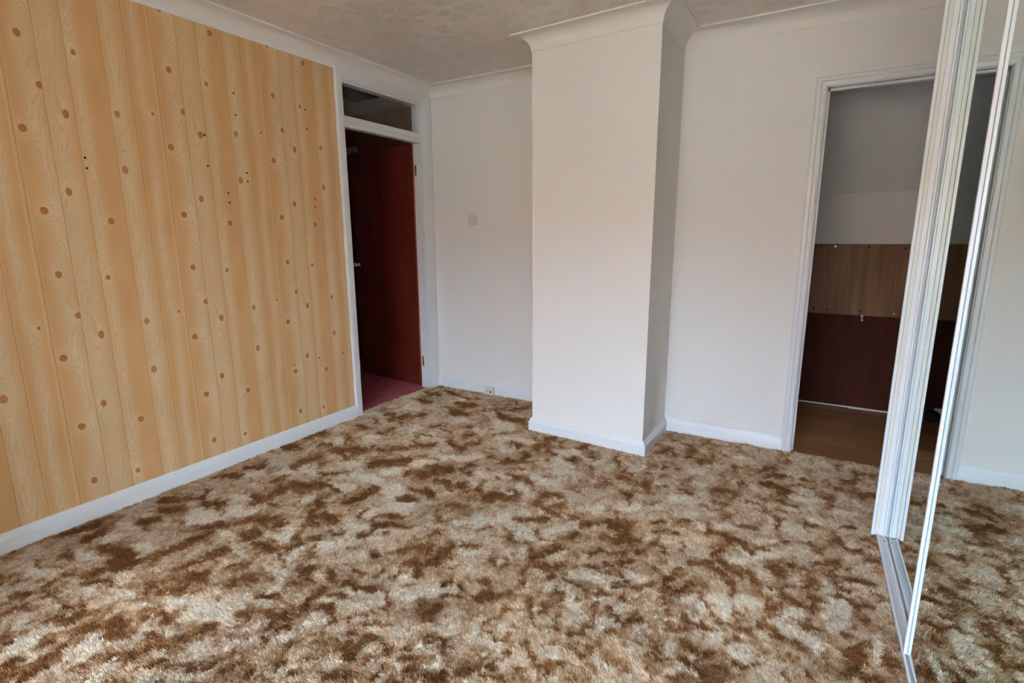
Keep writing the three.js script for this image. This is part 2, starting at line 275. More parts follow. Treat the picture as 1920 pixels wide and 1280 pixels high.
// each region: origin x, y and pixels per unit; each stroke: width, then x, y, x, y ...
const TRACE = [
  { o: [0, 960, 0.25], dark: [[60, 640, 200, 700, 180, 770, 150], [45, 480, 170, 640, 120, 760, 80], [30, 260, 360, 330, 410, 440, 410], [40, 500, 290, 560, 330], [90, 780, 260, 900, 300, 1000, 330], [60, 860, 440, 960, 400, 1130, 340, 1300, 270, 1450, 200, 1600, 150], [70, 860, 380, 1000, 370], [50, 500, 450, 650, 480, 780, 430], [40, 700, 520, 850, 530], [90, 1180, 560, 1300, 510, 1480, 480, 1560, 470], [60, 1080, 620, 1250, 590, 1400, 560], [70, 1580, 310, 1720, 270], [40, 1290, 440, 1450, 380, 1600, 330], [40, 130, 610, 230, 620], [40, 330, 610, 420, 640, 500, 700, 620, 740], [40, 60, 760, 150, 730, 210, 720], [80, 400, 820, 560, 800, 640, 740], [50, 560, 900, 640, 870, 740, 830], [60, 340, 960, 480, 900, 600, 900], [40, 290, 1020, 420, 960], [45, 200, 1230, 330, 1130, 450, 1040, 520, 990], [40, 80, 1150, 200, 1080], [60, 0, 1000, 60, 1000], [50, 820, 830, 940, 840, 900, 920, 830, 930], [80, 1100, 800, 1230, 770, 1320, 840, 1370, 880], [50, 1000, 900, 1170, 920], [80, 1130, 1010, 1260, 980, 1390, 940], [50, 820, 1060, 950, 1060, 1070, 1040], [40, 900, 1100, 1060, 1090], [30, 1050, 1170, 1240, 1100], [50, 1430, 890, 1560, 870, 1620, 820], [60, 1640, 1050], [40, 1400, 1180, 1560, 1130, 1650, 1110], [60, 1650, 1200, 1800, 1100], [110, 1850, 1200], [60, 1720, 530, 1850, 490, 1920, 480], [50, 1850, 750, 1920, 730], [40, 1700, 420, 1850, 360], [90, 1820, 170, 1920, 150], [40, 1100, 130, 1050, 60, 1200, 50], [30, 1310, 40, 1390, 70]],
    cream: [[80, 600, 310, 740, 330], [60, 800, 200, 900, 180], [70, 1020, 270, 1140, 250], [80, 860, 600, 1040, 610], [70, 240, 450, 420, 440], [60, 110, 860, 250, 860], [90, 90, 990, 300, 980], [120, 560, 1060, 760, 960], [80, 540, 1140, 660, 1080], [100, 1300, 720, 1500, 700, 1700, 680], [100, 1400, 790, 1650, 790, 1850, 640], [50, 900, 720, 1150, 690], [35, 1080, 870, 1280, 920, 1400, 910], [40, 1150, 1070, 1300, 1060], [50, 1750, 900, 1920, 850], [80, 1680, 1000, 1920, 960], [70, 1740, 240, 1830, 330], [70, 1400, 50, 1680, 40], [60, 1300, 1230, 1560, 1200], [60, 1100, 1240]] },
  { o: [480, 960, 0.25], dark: [[60, 0, 40, 90, 50, 170, 90], [60, 0, 220, 100, 250], [40, 420, 20, 560, 40, 600, 60], [40, 280, 180, 370, 210, 470, 190], [30, 230, 280, 330, 230], [30, 190, 320, 210, 390], [40, 400, 290, 440, 250], [25, 550, 130, 630, 160, 670, 150], [50, 340, 440, 470, 400], [70, 560, 410, 590, 480], [60, 280, 530, 420, 500], [60, 480, 570, 510, 590, 440, 640], [60, 140, 490], [35, 20, 630, 200, 610], [60, 300, 720, 420, 650], [60, 100, 760, 260, 780], [35, 470, 690, 590, 710, 590, 800, 520, 840], [20, 590, 790, 710, 800], [20, 170, 860, 250, 855], [35, 40, 960, 60, 900, 180, 800], [25, 220, 1000, 350, 950, 520, 890], [40, 800, 540, 940, 550, 980, 600, 985, 680], [40, 570, 610, 660, 620], [50, 680, 500, 740, 540], [40, 880, 290, 910, 330], [35, 740, 430, 800, 450], [30, 890, 480, 960, 420], [25, 780, 180, 870, 150, 980, 70, 1130, 100], [20, 900, 20, 1080, 40, 1170, 10], [60, 1080, 290, 1160, 250, 1290, 270], [70, 1140, 380, 1240, 380, 1210, 470], [100, 1310, 370, 1400, 330, 1450, 260], [30, 1200, 520], [40, 1320, 160, 1400, 140], [50, 1350, 60, 1390, 30], [25, 1550, 240, 1690, 240], [18, 1660, 140, 1780, 100], [22, 1790, 390, 1790, 350, 1860, 330, 1900, 390, 1850, 420], [25, 1400, 520, 1480, 510], [50, 1540, 560], [30, 1400, 610, 1540, 620], [70, 1640, 640, 1720, 620], [50, 1720, 520], [50, 1850, 610], [60, 1260, 770, 1380, 690], [25, 1600, 760, 1650, 760], [30, 830, 760, 900, 750], [50, 830, 830, 940, 810], [40, 700, 900, 740, 880], [60, 770, 1020, 800, 960, 880, 920, 960, 950, 970, 1020], [70, 680, 1060, 720, 1040], [35, 820, 1090, 930, 1070], [30, 1110, 1000, 1150, 980], [50, 1100, 1080, 1170, 1060, 1220, 1110, 1210, 1160, 1130, 1190], [40, 1300, 910, 1330, 970], [50, 1400, 960, 1410, 1010], [35, 1740, 900, 1740, 830, 1830, 770, 1920, 740], [30, 1770, 940, 1850, 960], [60, 1900, 960], [45, 1800, 1100, 1900, 1040], [70, 1560, 1200, 1700, 1170, 1800, 1140], [50, 1720, 1240, 1870, 1240], [50, 910, 1230, 960, 1160], [50, 1040, 1240], [40, 460, 1170, 560, 1200, 720, 1200], [25, 240, 1190, 310, 1190], [40, 120, 1130, 220, 1100], [70, 60, 1250], [20, 300, 1110, 400, 1130], [70, 1380, 1230]],
    cream: [[90, 170, 200, 260, 170], [70, 100, 400, 200, 450, 180, 560, 130, 600], [80, 230, 360, 300, 300], [70, 460, 270, 640, 260], [40, 700, 150, 850, 110], [50, 860, 100, 1000, 140], [60, 380, 580], [50, 500, 470], [70, 40, 680, 110, 670], [50, 20, 830, 100, 800], [90, 370, 830, 480, 760, 540, 780], [80, 120, 920, 280, 920], [90, 560, 660, 700, 700, 930, 690], [50, 700, 590, 900, 600], [90, 1000, 600, 1100, 610, 1250, 600], [60, 1180, 590, 1490, 570], [60, 1100, 500], [60, 1450, 100, 1560, 60], [50, 1480, 160, 1570, 200], [90, 1640, 60, 1900, 60], [40, 1700, 260], [40, 1820, 350], [40, 1560, 280, 1740, 300], [40, 900, 780, 980, 800], [35, 720, 970, 770, 960], [35, 830, 1050, 890, 1030], [35, 860, 880, 960, 880], [50, 100, 1220, 250, 1140, 380, 1160], [50, 560, 1100, 680, 1100], [60, 1060, 1080, 1060, 1150], [60, 1180, 1010, 1350, 1020, 1380, 1120, 1280, 1160], [90, 1400, 880, 1500, 850], [60, 1650, 850, 1640, 930, 1750, 970, 1830, 1000], [80, 1850, 860], [80, 1870, 1180], [50, 960, 1250], [50, 1130, 820]] },
  { o: [960, 960, 0.25], dark: [[30, 20, 60, 250, 50], [25, 180, 130, 210, 190], [35, 380, 200, 470, 160], [50, 560, 80, 720, 70, 800, 90, 900, 100], [60, 690, 170, 760, 210, 930, 200], [50, 830, 160, 900, 130], [25, 130, 270, 160, 310], [50, 150, 350, 300, 290, 360, 260], [60, 90, 450, 140, 380, 260, 400, 380, 390], [40, 60, 530, 80, 470], [60, 290, 460], [50, 480, 310], [35, 480, 400], [35, 590, 290, 830, 300], [35, 570, 410, 690, 400, 800, 380, 900, 350], [50, 720, 440, 740, 430], [35, 1050, 230, 1150, 270, 1150, 300], [40, 960, 290], [25, 1060, 140, 1170, 150, 1260, 180], [30, 1270, 240, 1300, 280], [25, 1240, 70, 1330, 60], [30, 1470, 90, 1490, 150, 1560, 170], [50, 1610, 180, 1640, 220, 1590, 270, 1500, 300], [35, 1650, 180, 1770, 230, 1780, 290, 1900, 260], [18, 1700, 100, 1830, 110, 1850, 80], [45, 1340, 380, 1470, 370, 1560, 360, 1650, 420, 1720, 460], [60, 1500, 430, 1600, 470], [40, 1650, 490, 1660, 620], [40, 1760, 440, 1830, 530, 1860, 590], [60, 1150, 580, 1180, 500, 1250, 440], [50, 1200, 600, 1310, 570], [45, 1130, 640, 1150, 750], [25, 740, 540, 840, 540], [35, 890, 560, 970, 560, 1020, 530, 1080, 550], [25, 850, 580, 830, 650], [30, 820, 450, 850, 510], [25, 370, 490, 430, 530, 530, 550, 550, 620], [28, 590, 610, 700, 610], [35, 370, 560, 360, 660], [45, 130, 690, 150, 780], [50, 240, 680, 240, 730], [30, 150, 800, 210, 860, 330, 870, 370, 760], [40, 0, 600], [35, 600, 720, 640, 680, 690, 730], [25, 610, 740, 630, 820], [45, 740, 690, 760, 760], [50, 800, 760, 850, 850, 920, 780], [25, 950, 740], [30, 430, 920, 540, 900, 570, 850], [35, 740, 890], [22, 1400, 590, 1470, 650, 1510, 770, 1560, 820, 1640, 840, 1760, 740], [25, 1250, 760, 1350, 840, 1480, 870, 1640, 890], [45, 1180, 820, 1210, 880, 1300, 850], [35, 1260, 880], [50, 1030, 1080, 1100, 1050, 1080, 940], [60, 1060, 1120, 1180, 1110], [60, 1060, 1180], [40, 1270, 980, 1380, 1000], [50, 1260, 1080, 1330, 1120], [90, 1440, 1060, 1500, 1060], [120, 1440, 1200, 1560, 1200], [50, 1590, 1060], [35, 1630, 990, 1720, 960, 1790, 1000], [35, 1690, 1140, 1870, 1150], [30, 1740, 890, 1830, 900], [40, 1890, 850], [40, 100, 1000, 130, 1090, 200, 1140, 320, 1160, 430, 1120], [25, 270, 960, 380, 1000], [50, 460, 1010, 540, 1040, 680, 1030], [50, 580, 1140, 640, 1160], [40, 730, 1080, 830, 1140, 880, 1200], [40, 700, 1210], [60, 0, 970], [60, 60, 1180], [50, 1210, 1240, 1300, 1220]],
    cream: [[80, 50, 130, 150, 180], [60, 260, 150, 480, 80], [40, 400, 290], [60, 60, 290], [35, 720, 170], [35, 850, 210], [30, 480, 350, 600, 380], [25, 620, 380], [60, 430, 460, 620, 480, 800, 490], [70, 880, 460, 960, 490], [100, 420, 640, 460, 700], [60, 420, 820, 520, 790], [40, 680, 560, 820, 560], [35, 600, 640, 700, 650], [50, 800, 710, 900, 700], [60, 680, 790, 640, 880, 760, 820], [80, 1250, 660, 1400, 640, 1450, 760, 1400, 800], [80, 1570, 640, 1640, 720, 1600, 780], [100, 1700, 650, 1850, 700], [30, 1330, 760, 1500, 830], [60, 1350, 60, 1430, 120], [50, 1560, 110, 1700, 100], [55, 1690, 250, 1740, 290], [40, 1620, 360, 1730, 380], [30, 1440, 345], [60, 1820, 330], [30, 1080, 260], [40, 1050, 350], [35, 1180, 230], [80, 200, 1040, 340, 1060], [60, 130, 1230, 280, 1230], [50, 620, 1090, 700, 1110, 700, 1170], [40, 1170, 960, 1150, 1040, 1200, 1080], [35, 1340, 1070, 1350, 1200], [45, 1180, 1220, 1280, 1140], [50, 1650, 1060, 1850, 1080], [40, 1780, 950], [60, 1880, 940], [40, 1180, 790], [60, 930, 1120, 1000, 1150], [60, 1600, 920, 1500, 950], [60, 940, 860], [40, 1200, 400, 1300, 400], [45, 290, 540, 340, 560], [30, 210, 440]] },
  { o: [1300, 960, 0.25], dark: [[40, 640, 40, 660, 120], [35, 840, 60, 880, 100], [50, 1070, 190, 1150, 260], [35, 870, 230, 980, 290], [50, 1000, 370, 1080, 370, 1060, 400], [40, 900, 380, 980, 400], [30, 1180, 270, 1270, 290], [40, 1280, 200, 1370, 240], [35, 1290, 340, 1400, 360], [30, 1150, 430, 1180, 410], [45, 560, 400, 640, 390], [70, 640, 460, 700, 450, 700, 500], [30, 710, 380, 840, 410], [50, 600, 570, 700, 550, 740, 550], [50, 690, 620, 720, 660, 840, 690], [45, 560, 690, 640, 680], [35, 580, 730], [60, 800, 560, 900, 510, 930, 570], [50, 870, 620, 960, 670, 870, 740], [30, 1000, 660], [35, 1060, 610, 1180, 660, 1240, 720, 1350, 720], [30, 1180, 500, 1300, 510, 1390, 540], [25, 1080, 540, 1160, 580], [25, 1400, 670, 1440, 680], [30, 850, 800], [30, 580, 800, 640, 780], [35, 510, 850, 600, 860, 640, 930], [30, 360, 910, 440, 890], [25, 700, 950, 780, 970, 820, 1010], [45, 660, 1020, 690, 1080], [20, 890, 870, 950, 890], [50, 1280, 800], [50, 1220, 860], [45, 1120, 920, 1200, 940], [40, 960, 1010, 1000, 1100], [80, 1120, 1050, 1220, 1050, 1230, 1130, 1180, 1200, 1100, 1200], [50, 1440, 1080, 1490, 1160], [60, 1300, 1230, 1400, 1230], [50, 780, 1110], [50, 680, 1200, 740, 1240], [50, 870, 1200, 900, 1240], [40, 1080, 180]],
    cream: [[50, 480, 210, 620, 210], [50, 350, 240], [60, 480, 330, 620, 290], [50, 700, 120, 820, 130], [50, 640, 300, 720, 310], [50, 570, 600, 650, 640], [40, 480, 430, 540, 490], [90, 640, 830, 700, 740, 800, 760], [90, 720, 890, 880, 920, 900, 1000], [70, 740, 1050, 830, 1110, 900, 1170], [50, 520, 900, 600, 940], [50, 290, 1060, 480, 1080], [40, 400, 950], [100, 1050, 680, 1180, 720, 1150, 820, 1050, 860], [70, 1000, 740], [40, 1000, 580, 1150, 610, 1300, 600], [40, 780, 500], [50, 1300, 1020, 1370, 1000, 1390, 1120], [40, 1320, 950], [45, 740, 1200], [40, 1200, 250, 1260, 330], [40, 1100, 540, 1350, 580], [40, 1010, 620]] },
  { o: [300, 760, 0.25], dark: [[50, 20, 720, 200, 690], [45, 480, 530, 600, 520], [30, 660, 460, 770, 450, 800, 420], [35, 210, 690, 320, 700, 380, 640], [50, 350, 720, 480, 740], [50, 0, 780, 170, 770], [35, 460, 800], [30, 100, 850, 190, 860], [40, 300, 920, 500, 880], [60, 560, 880, 800, 840, 900, 860], [70, 830, 660, 980, 610, 1200, 580], [30, 840, 570, 960, 520], [50, 700, 680, 760, 700, 710, 740], [40, 900, 740, 820, 740], [35, 1060, 640, 1240, 600, 1330, 640], [55, 1150, 800, 1210, 700], [45, 1000, 470, 1080, 400, 1200, 390], [40, 1200, 440, 1240, 430], [20, 1180, 500, 1220, 520, 1420, 490], [40, 930, 310, 1060, 320], [45, 1100, 230, 1250, 200], [30, 1200, 290, 1290, 290], [40, 1400, 390, 1340, 330, 1400, 300, 1420, 240], [50, 1350, 340, 1540, 340], [60, 1580, 440, 1700, 430, 1830, 430], [40, 1650, 340, 1800, 330], [30, 1600, 310], [40, 1500, 150, 1560, 170], [40, 1650, 200, 1740, 180], [60, 1500, 660, 1620, 620], [45, 1400, 720, 1540, 680], [20, 1490, 830, 1560, 760], [25, 1640, 800, 1780, 840], [40, 1780, 690, 1900, 690], [40, 1130, 850, 1180, 890], [40, 1240, 800, 1330, 840], [40, 1600, 900, 1720, 880], [40, 1700, 950], [40, 1720, 110, 1880, 80]],
    cream: [[70, 300, 790, 460, 830], [50, 570, 680, 660, 690], [50, 660, 520, 780, 500], [80, 520, 780, 700, 800], [50, 880, 500, 980, 490], [60, 1050, 450, 1170, 500], [60, 1100, 700], [60, 890, 780], [90, 960, 900], [50, 700, 590], [50, 1270, 270, 1390, 260], [60, 1320, 600, 1440, 620], [50, 1400, 440, 1560, 420], [70, 1480, 520, 1640, 560], [60, 1650, 600, 1800, 620], [90, 1520, 800, 1640, 800], [70, 1720, 760, 1850, 790], [40, 1680, 480, 1840, 480], [40, 1780, 350], [40, 1550, 240, 1630, 230], [60, 1440, 900, 1550, 920], [50, 1850, 280]] },
  { o: [700, 720, 0.20833], dark: [[30, 480, 80, 600, 90], [40, 420, 140, 520, 160], [35, 750, 170, 920, 190, 800, 200], [20, 640, 50, 760, 100, 870, 130], [40, 730, 260, 850, 270, 700, 240], [35, 300, 300, 460, 270], [30, 100, 270, 190, 260], [50, 30, 340], [30, 200, 330, 250, 350], [15, 500, 380, 600, 370, 650, 420, 720, 440], [15, 400, 440, 540, 470], [30, 1000, 230], [50, 1110, 220, 1150, 290, 1240, 320, 1370, 330], [30, 1200, 240, 1380, 210], [40, 1300, 170], [45, 700, 520, 780, 580, 850, 540, 980, 530], [30, 820, 480, 900, 440], [30, 880, 380], [20, 1090, 460, 1200, 440], [50, 80, 600, 200, 580, 310, 580], [50, 20, 720, 200, 690, 340, 690], [40, 350, 560, 560, 540], [25, 600, 680], [20, 330, 790, 280, 820], [70, 440, 830, 560, 780, 700, 760], [60, 560, 870, 680, 870, 680, 930], [60, 300, 940, 450, 950, 540, 980], [50, 260, 1030, 380, 1020], [60, 800, 910], [40, 880, 720, 800, 760, 880, 820], [25, 950, 680], [35, 1040, 650, 1130, 680, 1280, 680], [40, 1040, 760], [50, 950, 940, 960, 900], [70, 1000, 1040, 1100, 1000, 1300, 1030], [30, 1240, 950, 1300, 960], [60, 660, 1080, 800, 1090], [50, 560, 1130], [25, 1230, 560, 1260, 520, 1330, 550, 1300, 580], [50, 1450, 560, 1600, 560], [40, 1560, 600, 1650, 630], [50, 1600, 500], [35, 1720, 510], [30, 1390, 630, 1340, 690], [40, 1220, 810, 1360, 830, 1440, 890], [30, 1750, 680, 1870, 680], [35, 1820, 720], [35, 1900, 570], [40, 1440, 720], [30, 1590, 680], [50, 1480, 1040, 1560, 980, 1700, 1000], [60, 1480, 1080, 1560, 1110, 1700, 1090]],
    cream: [[40, 700, 150, 840, 140], [50, 300, 210, 400, 220], [30, 560, 110], [40, 880, 100], [50, 400, 390, 350, 440], [50, 450, 480, 560, 440], [60, 930, 410, 980, 430], [70, 1100, 350, 1250, 370], [60, 1330, 500, 1430, 510], [25, 1280, 560], [50, 1150, 490, 1240, 480], [35, 750, 490], [40, 1160, 590, 1340, 590], [50, 650, 660, 850, 660, 960, 640], [50, 360, 710, 580, 690], [60, 100, 790, 280, 770], [25, 220, 600], [40, 960, 800, 1010, 800], [50, 860, 870, 920, 900], [70, 140, 1000, 240, 960], [80, 160, 1100, 320, 1090], [60, 430, 1060, 550, 1050], [25, 640, 970, 720, 970], [50, 1180, 960, 1260, 1000], [50, 1130, 810, 1200, 830], [60, 1290, 900, 1420, 950], [90, 1650, 700, 1750, 760], [60, 1640, 620, 1850, 610], [70, 1800, 800], [40, 1600, 1000, 1690, 1040], [35, 1590, 1090], [70, 1450, 830, 1560, 880], [40, 840, 330, 740, 320]] },
  { o: [1000, 800, 0.20833], dark: [[60, 40, 190, 130, 130, 190, 110], [40, 130, 220], [30, 260, 140], [35, 420, 190, 500, 170, 530, 230], [35, 370, 280], [35, 520, 370], [25, 370, 330], [35, 760, 270, 770, 340], [20, 850, 270], [50, 650, 470, 680, 500], [60, 780, 450, 870, 480, 990, 520, 1050, 560], [40, 770, 570, 850, 610, 870, 680], [40, 830, 390], [25, 1010, 410], [20, 1080, 470, 1180, 420], [18, 1110, 530, 1200, 530], [45, 1110, 240, 1240, 200, 1290, 250], [55, 1400, 180, 1440, 220], [25, 1270, 110], [60, 1480, 290, 1600, 310, 1620, 250], [25, 1360, 260, 1450, 260], [25, 1150, 370, 1190, 350], [30, 1300, 370], [45, 1350, 510], [35, 1810, 350, 1830, 400], [30, 1700, 430], [60, 1600, 580, 1720, 560, 1850, 600], [50, 1780, 630, 1850, 620], [35, 1420, 580, 1300, 550], [30, 1600, 650, 1740, 700], [35, 1880, 500], [60, 60, 660, 60, 720, 200, 780], [30, 240, 630], [60, 100, 820, 160, 830], [40, 750, 780], [25, 690, 740], [25, 560, 660], [25, 340, 800, 440, 830], [70, 690, 890, 780, 860, 900, 880], [60, 620, 970, 700, 1020], [50, 860, 960, 930, 1000, 880, 1040], [40, 760, 930], [30, 430, 880, 600, 880], [30, 250, 1010, 360, 970], [30, 1080, 870, 1170, 850], [20, 1300, 850, 1440, 850], [35, 1760, 820]],
    cream: [[50, 420, 260, 480, 290], [80, 200, 380, 330, 340], [60, 560, 320, 640, 290], [70, 680, 370], [60, 360, 430], [50, 540, 490], [50, 60, 490, 170, 480], [45, 860, 340, 920, 380, 1000, 360], [40, 850, 540], [35, 180, 640, 140, 700], [55, 440, 740, 640, 740], [70, 660, 660], [90, 780, 720, 960, 720], [40, 1130, 710, 1180, 730], [40, 1180, 280], [60, 1400, 400, 1500, 400], [60, 1680, 360], [60, 1440, 500, 1540, 520], [50, 1300, 440], [60, 1260, 640, 1400, 640], [40, 1200, 500], [60, 300, 880, 380, 880], [60, 180, 920, 280, 900], [50, 1640, 880, 1750, 900], [50, 1820, 490], [40, 1440, 340]] },
  { o: [1300, 820, 0.1875], dark: [[45, 640, 330, 700, 300, 790, 290], [55, 720, 380, 810, 370, 890, 380], [40, 650, 330], [50, 690, 450, 800, 470, 960, 530], [45, 840, 550, 900, 560], [35, 970, 240], [25, 1180, 430, 1080, 410], [25, 1180, 510, 1040, 470], [50, 1440, 290], [50, 1640, 380, 1580, 450, 1480, 440], [50, 1430, 510, 1560, 530, 1700, 580, 1800, 570], [45, 1700, 610], [50, 1310, 610, 1390, 590, 1350, 690], [30, 880, 630, 980, 660, 1080, 690, 1060, 740], [22, 690, 680, 730, 740, 870, 720, 960, 760], [35, 860, 790, 880, 900, 820, 930], [40, 1130, 860, 1200, 880], [50, 1440, 990, 1500, 1050], [35, 1500, 900, 1600, 870], [25, 1320, 430, 1340, 460], [40, 1760, 1010], [35, 1800, 380], [20, 900, 1040, 1090, 1040], [35, 1160, 1050, 1300, 1130], [22, 440, 880, 500, 900, 600, 910], [25, 640, 860], [20, 560, 570], [22, 560, 640, 640, 660], [35, 470, 480]],
    cream: [[50, 940, 360], [40, 1040, 400], [50, 960, 570, 1100, 620, 1180, 640], [40, 1000, 720], [45, 780, 660], [60, 760, 800, 820, 860], [80, 900, 860, 1000, 910], [35, 1100, 520], [50, 1250, 260, 1330, 260], [50, 1560, 290, 1600, 260], [40, 1700, 400], [60, 1440, 740, 1600, 760], [60, 1180, 700, 1230, 760], [45, 560, 470, 650, 520], [50, 440, 430], [40, 520, 870], [40, 700, 580], [40, 1740, 720], [50, 1250, 850], [40, 1640, 1100], [40, 640, 1040, 840, 1020], [35, 1150, 200], [40, 580, 200, 420, 200]] },
];
const CELL = 0.003, FX0 = -0.12, FZ0 = -0.05, FW = Math.ceil((XRIGHT + 0.15 - FX0) / CELL), FH = Math.ceil((ROOM_REAR + 0.05 - FZ0) / CELL);
const dyeHalo = new Float32Array(FW * FH), dyeDark = new Float32Array(FW * FH), dyeCream = new Float32Array(FW * FH), warpX = new Float32Array(FW * FH), warpZ = new Float32Array(FW * FH), seen = new Float32Array(FW * FH);
for (let j = 0; j < FH; j++) for (let i = 0; i < FW; i++) {
  const x = FX0 + i * CELL, z = FZ0 + j * CELL, k = j * FW + i;
  warpX[k] = x + 0.016 * noise(x * 34, z * 34) + 0.009 * noise(x * 85 + 9, z * 85);
  warpZ[k] = z + 0.016 * noise(x * 34 + 71, z * 34 + 5) + 0.009 * noise(x * 85 + 40, z * 85 + 3);
}
function stamp(px, py, r, out, inner = 0.62, outer = 1.2) {                           // a spot of radius r pixels in the photograph, as an ellipse on the floor
  const [cx, cz] = onFloor(px, py), [ax, az] = onFloor(px + 1, py), [bx2, bz2] = onFloor(px, py + 1);
  let a = ax - cx, b = bx2 - cx, c = az - cz, d = bz2 - cz;             // floor metres per pixel
  const det = a * d - b * c; if (Math.abs(det) < 1e-12) return;
  const ia = d / det, ib = -b / det, ic = -c / det, id = a / det;
  const rx = r * outer * Math.hypot(a, b) + 0.03, rz = r * outer * Math.hypot(c, d) + 0.03;
  const i0 = Math.max(0, Math.floor((cx - rx - FX0) / CELL)), i1 = Math.min(FW - 1, Math.ceil((cx + rx - FX0) / CELL));
  const j0 = Math.max(0, Math.floor((cz - rz - FZ0) / CELL)), j1 = Math.min(FH - 1, Math.ceil((cz + rz - FZ0) / CELL));
  for (let j = j0; j <= j1; j++) for (let i = i0; i <= i1; i++) {
    const k = j * FW + i, dx = warpX[k] - cx, dz = warpZ[k] - cz, u = ia * dx + ib * dz, v = ic * dx + id * dz;
    const q = 1 - smooth(inner, outer, Math.hypot(u, v) / r);
    if (q > out[k]) out[k] = q;
  }
}
for (const { o: [ox, oy, sc], dark, cream } of TRACE) for (const [list, out] of [[dark, dyeDark], [cream, dyeCream]]) for (const [w, ...pts] of list) {
  const r = w * sc / 2;
  for (let i = 0; i + 1 < pts.length; i += 2) {
    const x0 = ox + pts[i] * sc, y0 = oy + pts[i + 1] * sc;
    if (i + 3 >= pts.length) { stamp(x0, y0, r, out, 0.3, 1.35); if (out === dyeDark) stamp(x0, y0, r, dyeHalo, 0.4, 3.2); break; }
    const x1 = ox + pts[i + 2] * sc, y1 = oy + pts[i + 3] * sc, n = Math.max(1, Math.round(Math.hypot(x1 - x0, y1 - y0) / (r * 0.7)));
    for (let s = 0; s < n; s++) { const q = r * (0.7 + 0.5 * rnd()); stamp(mix(x0, x1, s / n), mix(y0, y1, s / n), q, out, 0.5, 1.25); if (out === dyeDark && s % 2 === 0) stamp(mix(x0, x1, s / n), mix(y0, y1, s / n), q, dyeHalo, 0.4, 3.2); }
  }
}
const traced = (x, z) => x > -0.05 && z < 2.75 + 0.12 * Math.sin(x * 5) - 0.35 * Math.max(0, x - 1.2) ? 1 : 0;
const dye = new Float32Array(FW * FH);                      // 0 cream ... 1 dark brown
for (let j = 0; j < FH; j++) for (let i = 0; i < FW; i++) {
  const k = j * FW + i, x = warpX[k], z = warpZ[k];
  const n = 0.42 * noise(x * 17 + 3, z * 17) + 0.36 * noise(x * 41, z * 41 + 8) + 0.34 * noise(x * 95 + 2, z * 95), fine = noise(x * 60 + 9, z * 60 + 4);
  const loose = traced(FX0 + i * CELL, FZ0 + j * CELL) ? 0.36 : 0.70;
  const dk = dyeDark[k] * (0.72 + 0.38 * fine);
  const vein = smooth(0.84, 0.97, 1 - Math.abs(noise(x * 11 + 31, z * 11 + 7)));
  dye[k] = clamp(0.32 + 0.26 * vein * (1 - 0.4 * dyeCream[k]) + loose * n + 0.19 * dyeHalo[k] + 0.50 * dk - 0.36 * dyeCream[k] * (1 - 0.8 * dyeDark[k]));
}
const dyeAt = (x, z) => dye[clamp(Math.round((z - FZ0) / CELL), 0, FH - 1) * FW + clamp(Math.round((x - FX0) / CELL), 0, FW - 1)];
const RAMP = [[0, 240, 220, 195], [0.22, 229, 202, 171], [0.45, 203, 164, 123], [0.62, 174, 127, 81], [0.8, 147, 95, 49], [1, 126, 75, 34]];
function rampColor(t) {
  let i = 0; while (i < RAMP.length - 2 && t > RAMP[i + 1][0]) i++;
  const f = clamp((t - RAMP[i][0]) / (RAMP[i + 1][0] - RAMP[i][0]));
  return [1, 2, 3].map((c) => mix(RAMP[i][c], RAMP[i + 1][c], f));
}

// ---------------------------------------------------------------- floor and carpets
const floor = tag(mesh('floor', [prism([[-0.04, 0.0], [XA, 0], [XA, ZCL], [XB, ZCR], [XB, ZR - 0.005], [XRIGHT, ZR - 0.005], [XRIGHT, ROOM_REAR], [-0.04, ROOM_REAR]], SUB - 0.12, SUB - 0.004)], M.mdf), 'floor of the room under the mottled brown and cream carpet', 'floor', 'structure');
const backing = dataTexture(1024, 1024, (u, v) => rampColor(dyeAt(FX0 + u * FW * CELL, FZ0 + v * FH * CELL)), true);
const backGeo = prism([[-0.035, 0.0], [XA, 0], [XA, ZCL], [XB, ZCR], [XB, ZR], [XRIGHT, ZR], [XRIGHT, ROOM_REAR], [-0.035, ROOM_REAR]], SUB - 0.004, SUB);
{ const p = backGeo.attributes.position, uv = backGeo.attributes.uv; for (let i = 0; i < p.count; i++) uv.setXY(i, (p.getX(i) - FX0) / (FW * CELL), (p.getZ(i) - FZ0) / (FH * CELL)); }
mesh('carpet_backing', backGeo, new THREE.MeshStandardMaterial({ map: backing, roughness: 1 }), floor);
function tuft(count, spread, height, fat) {                 // a clump of yarn ends
  const pos = [];
  for (let i = 0; i < count; i++) {
    const a = rnd() * 6.28, r = spread * Math.sqrt(rnd()), cx = r * Math.cos(a), cz = r * Math.sin(a), h = height * (0.78 + 0.44 * rnd());
    const lx = cx * 0.9 + (rnd() - 0.5) * height * 0.7, lz = cz * 0.9 + (rnd() - 0.5) * height * 0.7, f = fat * (0.8 + 0.4 * rnd()), t0 = rnd() * 6.28;
    const ring = (y, rad, ox, oz) => [0, 1, 2].map((k) => [cx + ox + rad * Math.cos(t0 + k * 2.0944), y, cz + oz + rad * Math.sin(t0 + k * 2.0944)]);
    const b = ring(0, f * 0.9, 0, 0), m = ring(h * 0.62, f, lx * 0.5, lz * 0.5), tip = [cx + lx, h, cz + lz];
    for (let k = 0; k < 3; k++) {
      const q = (k + 1) % 3;
      pos.push(...b[k], ...m[k], ...b[q], ...b[q], ...m[k], ...m[q], ...m[k], ...tip, ...m[q]);
    }
  }
  const g = new THREE.BufferGeometry(); g.setAttribute('position', new THREE.Float32BufferAttribute(pos, 3)); g.computeVertexNormals();
  return g;
}
